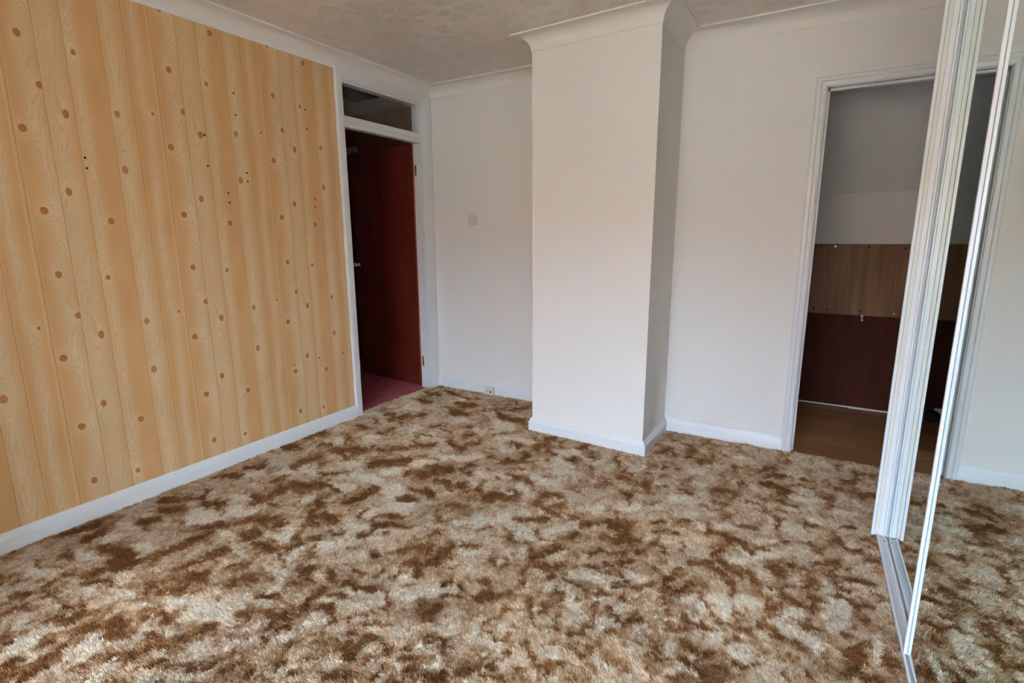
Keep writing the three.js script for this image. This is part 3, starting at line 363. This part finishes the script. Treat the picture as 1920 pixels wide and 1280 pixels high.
function pile(name, geo, places, parent) {
  const m = new THREE.InstancedMesh(geo, new THREE.MeshStandardMaterial({ color: 0xffffff, roughness: 0.95 }), places.length);
  const q = new THREE.Matrix4(), col = new THREE.Color();
  places.forEach(([x, y, z, turn, sx, sy, lean, leanDir, rgb], i) => {
    const c = Math.cos(turn), s = Math.sin(turn), lx = lean * Math.cos(leanDir), lz = lean * Math.sin(leanDir);
    q.set(sx * c, sy * lx, sx * s, x, 0, sy, 0, y, -sx * s, sy * lz, sx * c, z, 0, 0, 0, 1);
    m.setMatrixAt(i, q);
    col.setRGB(clamp(rgb[0], 0, 255) / 255, clamp(rgb[1], 0, 255) / 255, clamp(rgb[2], 0, 255) / 255, THREE.SRGBColorSpace); m.setColorAt(i, col);
  });
  m.name = name; m.castShadow = m.receiveShadow = true; m.userData.kind = 'stuff'; parent.add(m);
  return m;
}
const trackEdge = (z) => z > MIR.z ? MIR.x + (z - MIR.z) * MIR.a - 0.039 : XRIGHT - 0.02;
function onCarpet(x, z) {
  if (z > ROOM_REAR - 0.01 || x > trackEdge(z)) return false;
  if (x < 0.019) return x > -0.036 && z > ZD1 - 0.02 && z < ZD0 + 0.01;
  if (x < XA - 0.018) return z > 0.019;
  if (x < XB + 0.019) return z > 0.02 + mix(ZCL, ZCR, (x - XA) / (XB - XA));
  return z > (x > XJ ? ZR - 0.004 : ZR + 0.019);
}
{
  const clump = tuft(4, 0.0042, 0.0155, 0.0019), places = [];
  for (const [z0, z1, step] of [[0, 1.5, 0.0066], [1.5, 3.35, 0.0056], [3.35, ROOM_REAR, 0.0105]])
    for (let z = z0; z < z1; z += step) for (let x = -0.04; x < XRIGHT; x += step) {
      const px = x + (rnd() - 0.5) * step * 0.9, pz = z + (rnd() - 0.5) * step * 0.9;
      if (!onCarpet(px, pz)) continue;
      const sx = step / 0.0056 * (0.85 + 0.3 * rnd());
      const comb = fbm(px * 2.2, pz * 2.2, 2), lie = noise(px * 14, pz * 14);
      const hgt = (1 + 0.16 * noise(px * 20 + 4, pz * 20) + 0.18 * noise(px * 60, pz * 60)) * (0.80 + 0.4 * rnd());
      const t = dyeAt(px, pz) + (rnd() - 0.5) * 0.24, c = rampColor(clamp(t)), w = 1 + (rnd() - 0.5) * 0.26;
      places.push([px, SUB - 0.0015, pz, rnd() * 6.28, sx, hgt, 0.40 + 0.25 * lie, 1.9 + 3.2 * comb + 0.8 * lie, [c[0] * w, c[1] * w, c[2] * w]]);
    }
  pile('carpet_pile', clump, places, floor);
  console.log('tufts', places.length);
}

// ---------------------------------------------------------------- walls and ceiling
const CEIL = tag(mesh('ceiling', bx(-0.09, XRIGHT + 0.1, H, H + 0.12, -0.15, ROOM_REAR + 0.1), M.ceiling), 'white textured plaster ceiling over the room', 'ceiling', 'structure');

const wallLeft = tag(mesh('wall_left', [
  bx(-0.09, -0.006, SUB - 0.1, H, ZD0 + 0.03, ROOM_REAR + 0.1), bx(-0.09, 0.0, YG + 0.05, H, -0.44, ZD0 + 0.03), bx(-0.09, 0.0, SUB - 0.1, H, -0.44, ZD1 - 0.035),
], M.wall), 'left wall lined with knotty pine boards', 'wall', 'structure');
// each board of the panelling, with eased edges, from the left end of the wall to the door casing
{
  const edges = [];
  for (let n = 5; n >= -1; n--) for (let b = 0; b < 5; b++) edges.push([TZ + TW * (n + 1) - boardEdge[b], TZ + TW * (n + 1) - boardEdge[b + 1]]);
  const e = 0.0005;
  for (const [zl, zr] of edges) {
    const z0 = Math.max(zr, ZD0 + 0.055), z1 = Math.min(zl, ROOM_REAR);
    if (z1 - z0 < 0.005) continue;
    const s = new THREE.Shape([[z0, -0.0065], [z1, -0.0065], [z1, -e], [z1 - e, 0], [z0 + e, 0], [z0, -e]].map(([z, x]) => new THREE.Vector2(z, x)));
    let g = new THREE.ExtrudeGeometry(s, { depth: HC + 0.03 - 0.03, bevelEnabled: false });      // shape (z, x), extruded upwards
    g.applyMatrix4(new THREE.Matrix4().set(0, 1, 0, 0, 0, 0, 1, 0.03, 1, 0, 0, 0, 0, 0, 0, 1));
    if (g.index) g = g.toNonIndexed();
    const p = g.attributes.position, uv = new Float32Array(p.count * 2);
    for (let i = 0; i < p.count; i++) { uv[2 * i] = (TZ - p.getZ(i)) / TW; uv[2 * i + 1] = (p.getY(i) - TY) / TH; }
    g.setAttribute('uv', new THREE.BufferAttribute(uv, 2)); g.computeVertexNormals();
    mesh('pine_board', g, M.pine, wallLeft);
  }
  // screw holes left in the boards
  for (const [z, y] of [[2.383, 1.619], [2.382, 1.575], [1.656, 2.032], [1.657, 1.921], [1.840, 1.791], [1.841, 1.640], [1.624, 1.625], [1.624, 1.580], [1.745, 1.509], [1.744, 1.459], [1.197, 2.034], [1.196, 1.922], [1.174, 1.508], [1.176, 1.462], [1.430, 0.484], [1.235, 0.489], [1.034, 0.485]]) {
    const g = new THREE.CylinderGeometry(0.0052, 0.0046, 0.0016, 14); g.rotateZ(Math.PI / 2); g.translate(0.0003, y, z);
    mesh('screw_hole', g, M.hole, wallLeft);
  }
}

const wallBack = tag(mesh('wall_back', bx(-0.09, XA + 0.02, SUB - 0.1, H, -0.12, 0), M.wall), 'white back wall of the alcove beside the red door', 'wall', 'structure');
// chimney breast, very slightly wider at the top than at the floor
{
  const t = 0.0035, g = prism([[XA, -0.05], [XA, ZCL], [XB, ZCR], [XB, -0.05]], SUB - 0.1, H);
  const p = g.attributes.position;
  for (let i = 0; i < p.count; i++) { const s = (p.getY(i) - 1.2) / 1.2, side = p.getX(i) < (XA + XB) / 2 ? -1 : 1; p.setX(i, p.getX(i) + side * t * s); }
  g.computeVertexNormals();
  tag(mesh('wall_chimney', g, M.wall), 'white painted chimney breast standing out between the two alcoves', 'chimney breast', 'structure');
}
const JW = 0.030;                                          // thickness of the door linings
tag(mesh('wall_alcove', [bx(XB - 0.02, XJ - JW, SUB - 0.1, H, ZR - 0.10, ZR), bx(XJ - JW, XJ2 + JW, YJ + JW, H, ZR - 0.10, ZR), bx(XJ2 + JW, XRIGHT + 0.1, SUB - 0.1, H, ZR - 0.10, ZR)], M.wall), 'white alcove wall around the open store doorway', 'wall', 'structure');
tag(mesh('wall_right', bx(XRIGHT, XRIGHT + 0.1, SUB - 0.1, H, ZR - 0.1, ROOM_REAR + 0.1), M.wall), 'white wall behind the mirrored wardrobe', 'wall', 'structure');
tag(mesh('wall_rear', [
  bx(-0.09, WIN.x0, SUB - 0.1, H, ROOM_REAR, ROOM_REAR + 0.22), bx(WIN.x1, XRIGHT + 0.1, SUB - 0.1, H, ROOM_REAR, ROOM_REAR + 0.22),
  bx(WIN.x0, WIN.x1, SUB - 0.1, WIN.y0, ROOM_REAR, ROOM_REAR + 0.22), bx(WIN.x0, WIN.x1, WIN.y1, H, ROOM_REAR, ROOM_REAR + 0.22),
], M.wall), 'white wall with the window, facing the chimney breast', 'wall', 'structure');

// window opposite the chimney breast: white frame of three lights, each with its pane
{
  const w = tag(group('window_1', (WIN.x0 + WIN.x1) / 2, WIN.y0, ROOM_REAR + 0.12), 'wide white framed window of three lights opposite the chimney breast', 'window', 'structure');
  const hw = (WIN.x1 - WIN.x0) / 2, hh = WIN.y1 - WIN.y0, f = 0.055;
  mesh('window_frame', [bx(-hw, hw, 0, f, -0.03, 0.03), bx(-hw, hw, hh - f, hh, -0.03, 0.03), bx(-hw, -hw + f, f, hh - f, -0.03, 0.03), bx(hw - f, hw, f, hh - f, -0.03, 0.03)], M.upvc, w);
  for (const k of [-1, 1]) mesh('mullion', bx(k * hw / 3 - 0.03, k * hw / 3 + 0.03, f, hh - f, -0.03, 0.03), M.upvc, w);
  for (const k of [-1, 0, 1]) { const c = k * hw * 2 / 3, q = new THREE.PlaneGeometry(hw * 2 / 3 - 0.04, hh - 2 * f); q.translate(c, hh / 2, 0); mesh('pane', q, M.glass, w); }
  mesh('window_sill', bx(-hw - 0.04, hw + 0.04, -0.025, 0.001, -0.19, -0.03, 0.004), M.upvc, w);
}
tag(mesh('ground_outside', bx(-40, 44, -3.0, -2.8, ROOM_REAR + 0.3, 80), M.gravel), 'sandy orange gravel drive outside below the window', 'drive', 'structure');

{
  // a long two-storey house across the drive
  const h = tag(group('neighbour_house', 2, -2.8, 20), 'cream rendered house with a red tiled roof across the drive', 'house');
  mesh('house_wall', bx(-24, 24, 0, 5.6, -0.15, 6), M.render, h);
  const rs = new THREE.Shape([[-0.6, 5.5], [3, 7.6], [6.6, 5.5]].map(([z, y]) => new THREE.Vector2(-z, y))), rg = new THREE.ExtrudeGeometry(rs, { depth: 49, bevelEnabled: false });
  rg.rotateY(Math.PI / 2); rg.translate(-24.5, 0, 0);
  mesh('house_roof', boxUV(rg), M.tiles, h);
  for (let i = -5; i <= 5; i++) for (const y of [0.9, 3.4]) mesh('house_window', [bx(i * 4 - 0.75, i * 4 + 0.75, y, y + 1.25, -0.19, -0.14)], M.slot, h);
}

// ---------------------------------------------------------------- coving, skirting
{
  const prof = [[0, HC], [0.004, HC], [0.005, HC + 0.006]];
  for (let i = 0; i <= 9; i++) { const a = i / 9 * Math.PI / 2; prof.push([CP - 0.008 - (CP - 0.013) * Math.cos(a), HC + 0.007 + (H - HC - 0.016) * Math.sin(a)]); }
  prof.push([CP - 0.001, H - 0.0085], [CP, H - 0.006], [CP, H + 0.001], [0, H + 0.001]);
  const line = [[0, ROOM_REAR], [0, 0], [XA - 0.0035, 0], [XA - 0.0035, ZCL], [XB + 0.0035, ZCR], [XB + 0.0035, ZR], [XRIGHT, ZR]];
  tag(mesh('trim_1', sweep(line, prof), M.coving), 'white curved coving between the walls and the ceiling', 'coving', 'structure');
  const sk = [[0, 0.083], [0.004, 0.0825], [0.008, 0.077], [0.0125, 0.064], [0.0155, 0.057], [0.018, 0.0545], [0.018, SUB], [0, SUB]];
  tag(mesh('baseboard_left', sweep([[0, ROOM_REAR], [0, ZD0 + 0.055]], sk), M.gloss), 'white skirting board below the pine boards', 'skirting', 'structure');
  tag(mesh('baseboard_back', sweep([[0.012, 0], [XA, 0], [XA, ZCL], [XB, ZCR], [XB, ZR], [XJ - 0.062, ZR]], sk), M.gloss), 'white skirting board running round the chimney breast and alcoves', 'skirting', 'structure');
}

// ---------------------------------------------------------------- doorway with the red door and the glazed light over it
{
  const d = tag(group('door_1', 0, 0, (ZD0 + ZD1) / 2), 'open dark red door in a white frame with a glazed light above', 'door', 'structure');
  const zc = (ZD0 + ZD1) / 2, L = (x0, x1, y0, y1, z0, z1, r) => bx(x0, x1, y0, y1, z0 - zc, z1 - zc, r);
  const RB = 0.012, XS = -0.053;
  for (const [za, s] of [[ZD0, 1], [ZD1, -1]]) mesh('jamb', [L(XS, 0.001, SUB, YG, za, za + s * 0.035), L(-0.092, XS, SUB, YG, za + s * RB, za + s * 0.035)], M.gloss, d);
  mesh('head', L(-0.092, 0.001, YG, YG + 0.05, ZD1 - 0.035, ZD0 + 0.035), M.gloss, d);
  mesh('transom_rail', [L(XS, 0.003, YT0, YT1, ZD1, ZD0, 0.002), L(XS + 0.01, 0.010, YT0 + 0.030, YT0 + 0.040, ZD1, ZD0, 0.003), L(-0.092, XS, YT0 + RB, YT1, ZD1 - RB, ZD0 + RB)], M.gloss, d);
  const pane = bx(-0.020, -0.016, YT1 - 0.004, YG + 0.004, ZD1 - zc - 0.004, ZD0 - zc + 0.004);
  mesh('glass_pane', pane, M.oldGlass, d);
  mesh('glazing_bead', [L(-0.015, -0.004, YT1, YT1 + 0.008, ZD1, ZD0), L(-0.015, -0.004, YG - 0.008, YG, ZD1, ZD0)], M.gloss, d);
  // casings: moulded, the right-hand one fills the space to the corner
  const cas = (z0, z1, y1) => prism([[0, z0], [0.012, z0], [0.014, mix(z0, z1, 0.1)], [0.014, mix(z0, z1, 0.30)], [0.0175, mix(z0, z1, 0.38)], [0.0175, mix(z0, z1, 0.88)], [0.013, z1], [0, z1]].map(([x, z]) => [x, z - zc]), SUB, y1);
  mesh('casing', cas(ZD0 + 0.004, ZD0 + 0.062, HC + 0.01), M.gloss, d);
  mesh('casing', cas(ZD1 - 0.004, 0.002, HC + 0.01), M.gloss, d);
  mesh('casing', [L(0, 0.0145, YG + 0.004, HC + 0.012, ZD1 - 0.004, ZD0 + 0.004)], M.gloss, d);
  // the leaf, opened into the hall a little past square
  const leaf = new THREE.Group(); leaf.name = 'door_leaf'; leaf.position.set(-0.0925, 0, 0.1215 - zc); leaf.rotation.y = -0.118; leaf.userData.label = 'dark red mahogany flush door leaf'; d.add(leaf);
  mesh('leaf_panel', bx(-0.80, -0.008, 0.006, YT0 + 0.006, -0.038, 0, 0.001), M.mahogany, leaf);
  mesh('edge_lipping', bx(-0.008, 0, 0.006, YT0 + 0.006, -0.038, 0.0002, 0.0008), M.lipping, leaf);
  for (const y of [1.785, 0.225]) {
    const k = new THREE.CylinderGeometry(0.0055, 0.0055, 0.082, 12); k.translate(0.006, y, -0.018);
    const m = mesh('hinge', [boxUV(k), bx(-0.001, 0.0012, y - 0.041, y + 0.041, -0.032, -0.012), bx(0.006, 0.034, y - 0.041, y + 0.041, -0.0135, -0.0115)], M.brass, leaf);
    m.userData.label = 'brass butt hinge';
  }
  const hp = mesh('handle', [bx(-0.776, -0.744, 1.006, 1.038, 0, 0.005, 0.002), bx(-0.768, -0.752, 1.014, 1.030, 0.004, 0.040, 0.004), bx(-0.777, -0.743, 1.005, 1.039, 0.034, 0.052, 0.008)], M.alu, leaf);
  hp.userData.label = 'small round cornered door knob';
}

// ---------------------------------------------------------------- hall beyond the red door
{
  const hz0 = -0.38, hx0 = -2.1, hz1 = 2.6;
  const hf = tag(mesh('floor_hall', bx(hx0, -0.036, SUB - 0.1, SUB, hz0, hz1), new THREE.MeshStandardMaterial({ color: srgb(150, 66, 72), roughness: 1 })), 'dusky pink carpeted floor of the hall beyond the red door', 'floor', 'structure');
  const clump = tuft(4, 0.005, 0.011, 0.0022), places = [];
  for (let z = -0.36; z < 1.1; z += 0.0085) for (let x = -1.35; x < -0.036; x += 0.0085) {
    const px = x + (rnd() - 0.5) * 0.008, pz = z + (rnd() - 0.5) * 0.008;
    if (px > -0.0365 || (px > -0.095 && (pz < ZD1 || pz > ZD0))) continue;
    const n = noise(px * 22, pz * 22) * 0.5 + (rnd() - 0.5) * 0.5 + (rnd() < 0.015 ? -1.2 : 0);
    places.push([px, SUB - 0.001, pz, rnd() * 6.28, 1.3, 0.9 + 0.3 * rnd(), 0.4, 1.9 + 3 * noise(px * 3, pz * 3), [172 + 22 * n, 84 + 18 * n, 90 + 18 * n]]);
  }
  pile('carpet_pile', clump, places, hf);
  tag(mesh('wall_hall', [bx(hx0, -0.09, SUB - 0.1, H, hz0 - 0.06, hz0)], M.hallPanel), 'brown wood panelled hall wall seen through the glazed light', 'wall', 'structure');
  tag(mesh('wall_hall_end', [bx(hx0 - 0.1, hx0, SUB - 0.1, H, hz0 - 0.06, hz1 + 0.1), bx(hx0, -0.09, SUB - 0.1, H, hz1, hz1 + 0.1)], M.wall), 'plain end wall of the dark hall', 'wall', 'structure');
  tag(mesh('ceiling_hall', bx(hx0 - 0.1, -0.09, H, H + 0.1, hz0 - 0.06, hz1 + 0.1), M.wall), 'pale ceiling of the dark hall', 'ceiling', 'structure');
  const ha = tag(group('loft_hatch', -0.648, H, 0.42), 'dark brown loft hatch panel on the hall ceiling', 'hatch');
  mesh('hatch_panel', bx(-0.142, 0.142, -0.012, 0, -0.40, 0.40, 0.003), M.hatch, ha);
  const dr = tag(group('door_3', -1.65, 0, hz0), 'closed hall door with a white casing beyond the red door', 'door', 'structure');
  mesh('casing', [bx(-0.44, -0.38, SUB, 2.06, 0, 0.018, 0.003), bx(0.38, 0.44, SUB, 2.06, 0, 0.018, 0.003), bx(-0.44, 0.44, 2.06, 2.125, 0, 0.018, 0.003)], M.gloss, dr);
  mesh('door_leaf', bx(-0.38, 0.38, SUB + 0.005, 2.06, 0, 0.008), M.mahogany, dr);
}

// ---------------------------------------------------------------- store doorway and the store under the eaves
{
  const cx = (XJ + XJ2) / 2, d = tag(group('door_2', cx, 0, ZR), 'open store doorway with a white moulded casing and no door', 'doorway', 'structure');
  const L = (x0, x1, y0, y1, z0, z1, r) => bx(x0 - cx, x1 - cx, y0, y1, z0 - ZR, z1 - ZR, r);
  const g = 0.013;                                          // the stops stand this far inside the lining
  for (const [x, s] of [[XJ, -1], [XJ2, 1]]) {
    mesh('jamb', L(x + s * g, x + s * (JW + 0.001), SUB, YJ + g, ZR - 0.101, ZR + 0.001), M.gloss, d);
    mesh('stop', L(x, x + s * g, SUB, YJ, ZR - 0.075, ZR - 0.035, 0.0015), M.gloss, d);
  }
  mesh('head', L(XJ - JW, XJ2 + JW, YJ + g, YJ + JW + 0.001, ZR - 0.101, ZR + 0.001), M.gloss, d);
  mesh('stop', L(XJ, XJ2, YJ, YJ + g, ZR - 0.075, ZR - 0.035, 0.0015), M.gloss, d);
  // casing swept round the opening: profile of distance from the opening and thickness
  const A0 = g + 0.005, prof = [[A0, 0], [A0, 0.011], [A0 + 0.006, 0.0125], [A0 + 0.020, 0.0135], [A0 + 0.026, 0.0175], [A0 + 0.040, 0.0175], [A0 + 0.047, 0.013], [A0 + 0.050, 0]];
  const at = (x, y, sx, sy) => prof.map(([o, t]) => [x + sx * o - cx, y + sy * o, t]);
  const runs = [[at(XJ, SUB, -1, 0), at(XJ, YJ, -1, 1)], [at(XJ, YJ, -1, 1), at(XJ2, YJ, 1, 1)], [at(XJ2, YJ, 1, 1), at(XJ2, SUB, 1, 0)]];
  for (const [a, b] of runs) {
    const pos = [];
    for (let i = 0; i + 1 < prof.length; i++) pos.push(...a[i], ...a[i + 1], ...b[i + 1], ...a[i], ...b[i + 1], ...b[i]);
    const q = new THREE.BufferGeometry(); q.setAttribute('position', new THREE.Float32BufferAttribute(pos, 3)); q.computeVertexNormals();
    mesh('casing', boxUV(q), M.gloss, d);
  }
}
{
  const sx0 = 0.15, sx1 = 3.86, zb = -1.03, zf = ZR - 0.10, yk = 1.553;          // store: side walls, back wall, front, height where the slope starts
  const sf = tag(mesh('floor_store', [bx(sx0, sx1, SUB - 0.1, SUB - 0.004, zb, -0.03), bx(XJ - JW, XJ2 + JW, SUB - 0.1, SUB - 0.004, -0.03, ZR - 0.005)], M.mdf), 'wood laminate floor of the store under the eaves', 'floor', 'structure');
  let row = 0;
  for (let z = ZR - 0.005; z > zb; z -= 0.128, row++) {
    const z0 = Math.max(zb, z - 0.1265);
    for (let x = sx0 - (row % 3) * 0.42; x < sx1; x += 1.26) {
      const a = Math.max(sx0, x), b = Math.min(sx1, x + 1.2585); if (b - a < 0.05) continue;
      if (z > zf + 0.01 && (b < XJ - JW || a > XJ2 + JW)) continue;
      const q0 = z > zf + 0.01 ? Math.max(a, XJ - 0.01) : a, q1 = z > zf + 0.01 ? Math.min(b, XJ2 + 0.01) : b;
      mesh('laminate_board', bx(q0, q1, SUB - 0.004, -0.006, z0, z), laminates[(row + Math.round((x + 9) / 1.26)) % 3], sf);
    }
  }
  const wb = tag(mesh('wall_store_back', bx(sx0, sx1, SUB - 0.1, yk + 0.02, zb - 0.1, zb), M.wall), 'low white back wall of the store under the eaves', 'wall', 'structure');
  wb.name = 'wall_store_back';
  tag(mesh('wall_store_sides', [bx(sx0 - 0.1, sx0, SUB - 0.1, H + 0.6, zb - 0.1, -0.03), bx(sx1, sx1 + 0.1, SUB - 0.1, H + 0.6, zb - 0.1, zf)], M.wall), 'end walls of the dark store', 'wall', 'structure');
  // slope of the roof, rising from the back wall towards the doorway
  const slope = Math.tan(48 * Math.PI / 180), zs = -0.03, yTop = yk + (zs - zb) * slope;
  const pts = [[zb - 0.05, yk - 0.05 * slope], [zs, yTop], [zs, yTop + 0.15], [zb - 0.05, yk + 0.15]];
  const shp = new THREE.Shape(pts.map(([z, y]) => new THREE.Vector2(-z, y)));
  const sg = new THREE.ExtrudeGeometry(shp, { depth: sx1 - sx0, bevelEnabled: false });
  sg.rotateY(Math.PI / 2); sg.translate(sx0, 0, 0);
  tag(mesh('ceiling_store', [boxUV(sg)], M.wall), 'sloping plaster ceiling of the store under the eaves', 'ceiling', 'structure');
  tag(mesh('wall_store_front', [bx(sx0, sx1, H - 0.002, yTop + 0.2, zs - 0.06, zs), bx(XB, sx1, H - 0.01, H + 0.1, zs - 0.01, zf + 0.02), bx(sx0, XB, H - 0.02, H + 0.1, zf - 0.14, zs)], M.wall), 'wall above the store doorway inside the store', 'wall', 'structure');

  const up = tag(group('upper_board', 3.3, 0.693, zb), 'mid brown wood grain board screwed to the store back wall', 'board');
  mesh('board', bx(-0.95, 0.54, 0, 0.508, 0, 0.016, 0.002), M.teak, up);
  [[2.785, 1.186], [2.870, 1.184], [3.075, 1.180], [3.284, 1.173], [2.777, 0.725], [2.861, 0.726], [3.067, 0.723], [3.269, 0.720]].forEach(([x, y], i) => {
    const s = new THREE.CylinderGeometry(0.0062, 0.0062, 0.005, 14); s.rotateX(Math.PI / 2); s.translate(x - 3.3, y - 0.693, 0.0165);
    const m = mesh('screw', s, i === 1 || i === 7 ? M.steel : M.hole, up); m.userData.label = i === 1 || i === 7 ? 'bright screw head' : 'dark screw head';
  });
  const lo = tag(group('lower_board', 3.3, SUB, zb), 'dark red brown board below the mid brown board in the store', 'board');
  mesh('board', bx(-0.95, 0.54, 0.02, 0.693 - SUB - 0.001, 0, 0.010, 0.001), M.darkBoard, lo);
  mesh('bottom_strip', bx(-0.23, 0.54, 0.008, 0.022, 0.002, 0.018, 0.003), M.plasticCream, lo);
  mesh('skirting_piece', bx(-0.94, -0.66, 0.008, 0.085, 0.010, 0.024, 0.003), M.gloss, lo).userData.label = 'short piece of white skirting';
  const hk = tag(group('wall_hook', 3.083, 0.688, zb + 0.0165), 'small pale hook under the mid brown store board', 'hook');
  const tube = new THREE.TubeGeometry(new THREE.CatmullRomCurve3([[0, 0.004, 0], [0, -0.012, 0.003], [0, -0.026, 0.010], [0.004, -0.030, 0.020], [0.006, -0.020, 0.026]].map((p) => new THREE.Vector3(...p))), 20, 0.0035, 8);
  mesh('hook_wire', tube, M.plasticCream, hk); mesh('hook_plate', bx(-0.007, 0.007, -0.008, 0.010, -0.001, 0.002, 0.001), M.plasticCream, hk);
}

// ---------------------------------------------------------------- wardrobe with sliding mirror doors: own axes a (out into the room) = -x, b (towards the camera) = +z
{
  const w = tag(group('mirrored_wardrobe', MIR.x, 0, MIR.z, MIR.a), 'built-in wardrobe with sliding mirror doors in slim white frames', 'wardrobe');
  const L = (a0, a1, y0, y1, b0, b1, r) => bx(-a1, -a0, y0, y1, b0, b1, r);
  const B1 = ROOM_REAR - MIR.z - 0.01, TOP = H - 0.004;
  // end liner: a ribbed upright channel, seen edge on
  const lin = mesh('end_liner', [
    L(-0.040, 0.056, 0.006, TOP, -0.018, -0.008, 0.001), L(0.0455, 0.0575, 0.006, TOP, -0.012, 0.0, 0.002), L(0.005, 0.013, 0.006, TOP, -0.012, 0.001, 0.002)], M.profileWhite, w);
  mesh('ribbed_strip', [L(0.031, 0.0445, 0.016, TOP, -0.0085, -0.0035, 0.001)], M.profileCream, lin);
  mesh('inner_strip', [L(0.0145, 0.0305, 0.010, TOP, -0.0085, -0.0055, 0.001)], M.profileWhite, lin);
  // bottom track: lips and ridges on a flat base
  const tr = mesh('bottom_track', [
    L(-0.030, 0.0365, SUB, 0.0035, -0.008, B1), L(0.0175, 0.0188, 0.0035, 0.0048, -0.008, B1), L(0.0225, 0.0238, 0.0035, 0.0048, -0.008, B1)], M.alu, w);
  for (const [a0, a1] of [[0.0300, 0.0370], [0.0030, 0.0100], [-0.0305, -0.0245]]) mesh('track_rail', L(a0, a1, 0.003, 0.0125, -0.008, B1, 0.0015), M.rail, tr);
  const sc = new THREE.CylinderGeometry(0.0028, 0.0028, 0.002, 10); sc.translate(-0.013, 0.0052, 0.035); mesh('track_screw', sc, M.black, tr);
  mesh('top_track', [L(-0.035, 0.039, TOP - 0.045, TOP, -0.008, B1), L(0.039, 0.043, TOP - 0.055, TOP, -0.008, B1, 0.001)], M.profileWhite, w);
  // sliding doors: [mirror plane, from, to]
  for (const [a, b0, b1] of [[0, 0.0025, 1.22], [0.0266, 0.7566, 2.02], [0, 1.98, B1 - 0.01]]) {
    const door = mesh('mirror_door', L(a - 0.012, a - 0.0045, 0.016, TOP - 0.03, b0, b1), M.mdf, w);
    mesh('mirror_glass', L(a - 0.004, a, 0.020, TOP - 0.034, b0 + 0.002, b1 - 0.002), M.mirror, door);
    const fw = 0.012, out = a > 0 ? 0.0095 : 0.003, f0 = a > 0 ? b0 - fw : b0 - 0.001, f1 = a > 0 ? b0 : b0 + 0.0005;
    mesh('seal', L(a - 0.004, a + 0.0012, 0.020, TOP - 0.034, b0 + 0.0006, b0 + 0.0020), M.seal, door);
    mesh('door_stile', [L(a - 0.013, a + out, 0.014, TOP - 0.028, f0, f1, 0.002)], M.profileWhite, door);
    mesh('door_stile', [L(a - 0.013, a + out, 0.014, TOP - 0.028, b1, b1 + fw, 0.002)], M.profileWhite, door);
  }
  mesh('side_panel', L(-0.60, -0.041, SUB, TOP, -0.018, -0.002), M.mdf, w);
}

// ---------------------------------------------------------------- tall cupboard in the corner beside the window, which keeps daylight off the near end of the pine boards
{
  const c = tag(group('corner_cupboard', 0.42, SUB, 4.58), 'tall white corner cupboard with two doors beside the window', 'cupboard');
  mesh('cupboard_body', bx(-0.40, 0.60, 0.004, 2.20, -0.74, 0.74, 0.003), M.mdf, c);
  for (const k of [-1, 1]) {
    const d = mesh('cupboard_door', bx(0.601, 0.620, 0.08, 2.18, k < 0 ? -0.735 : 0.003, k < 0 ? -0.003 : 0.735, 0.002), M.gloss, c);
    mesh('door_knob', new THREE.SphereGeometry(0.016, 16, 12).translate(0.636, 1.05, k * 0.05), M.brass, d);
  }
}

// ---------------------------------------------------------------- switch and socket
{
  const s = tag(group('light_switch', 0.401, 1.396, 0), 'square white light switch on the alcove wall beside the red door', 'switch');
  mesh('plate', bx(-0.043, 0.043, -0.043, 0.043, 0, 0.009, 0.003), M.plastic, s);
  const r = bx(-0.006, 0.006, -0.012, 0.012, -0.0022, 0.0022, 0.001); r.rotateX(0.16); r.translate(0, 0, 0.0098); mesh('rocker', r, M.plasticCream, s);
  for (const k of [-1, 1]) { const c = new THREE.CylinderGeometry(0.0032, 0.0032, 0.001, 12); c.rotateX(Math.PI / 2); c.translate(k * 0.030, 0, 0.0092); mesh('screw', c, M.black, s); }
  const p = tag(group('wall_socket', 0.552, 0.024, 0.018), 'white surface box socket low on the skirting in the alcove', 'socket');
  mesh('back_box', bx(-0.041, 0.041, -0.038, 0.040, 0, 0.026, 0.004), M.plastic, p);
  mesh('face_plate', bx(-0.043, 0.043, -0.038, 0.043, 0.026, 0.034, 0.003), M.plasticCream, p);
  mesh('earth_slot', bx(-0.018, -0.0125, 0.004, 0.019, 0.0335, 0.0346), M.slot, p);
  for (const k of [-1, 1]) mesh('pin_slot', bx(-0.0152 + k * 0.012 - 0.004, -0.0152 + k * 0.012 + 0.004, -0.016, -0.0105, 0.0335, 0.0346), M.slot, p);
  const k = bx(-0.005, 0.005, -0.011, 0.011, -0.002, 0.002, 0.001); k.rotateX(0.16); k.translate(0.020, 0.004, 0.0345); mesh('rocker', k, M.slot, p);
}

// ---------------------------------------------------------------- dark bundle on the store floor that the wardrobe mirror shows
{
  const t = tag(group('dark_bundle', 2.665, -0.006, -0.945), 'small rounded black bundle on the store floor below the dark red brown board', 'bundle');
  const g = new THREE.SphereGeometry(0.044, 24, 16), p = g.attributes.position;
  for (let i = 0; i < p.count; i++) { const x = p.getX(i), y = p.getY(i), z = p.getZ(i), n = 1 + 0.08 * noise(x * 30 + 3, y * 30 + z * 25); p.setXYZ(i, x * n * 1.2, Math.max(y * n, -0.030), z * n); }
  g.translate(0, 0.030, 0); g.computeVertexNormals();
  mesh('cloth', g, M.black, t);
}

renderer.render(scene, camera);
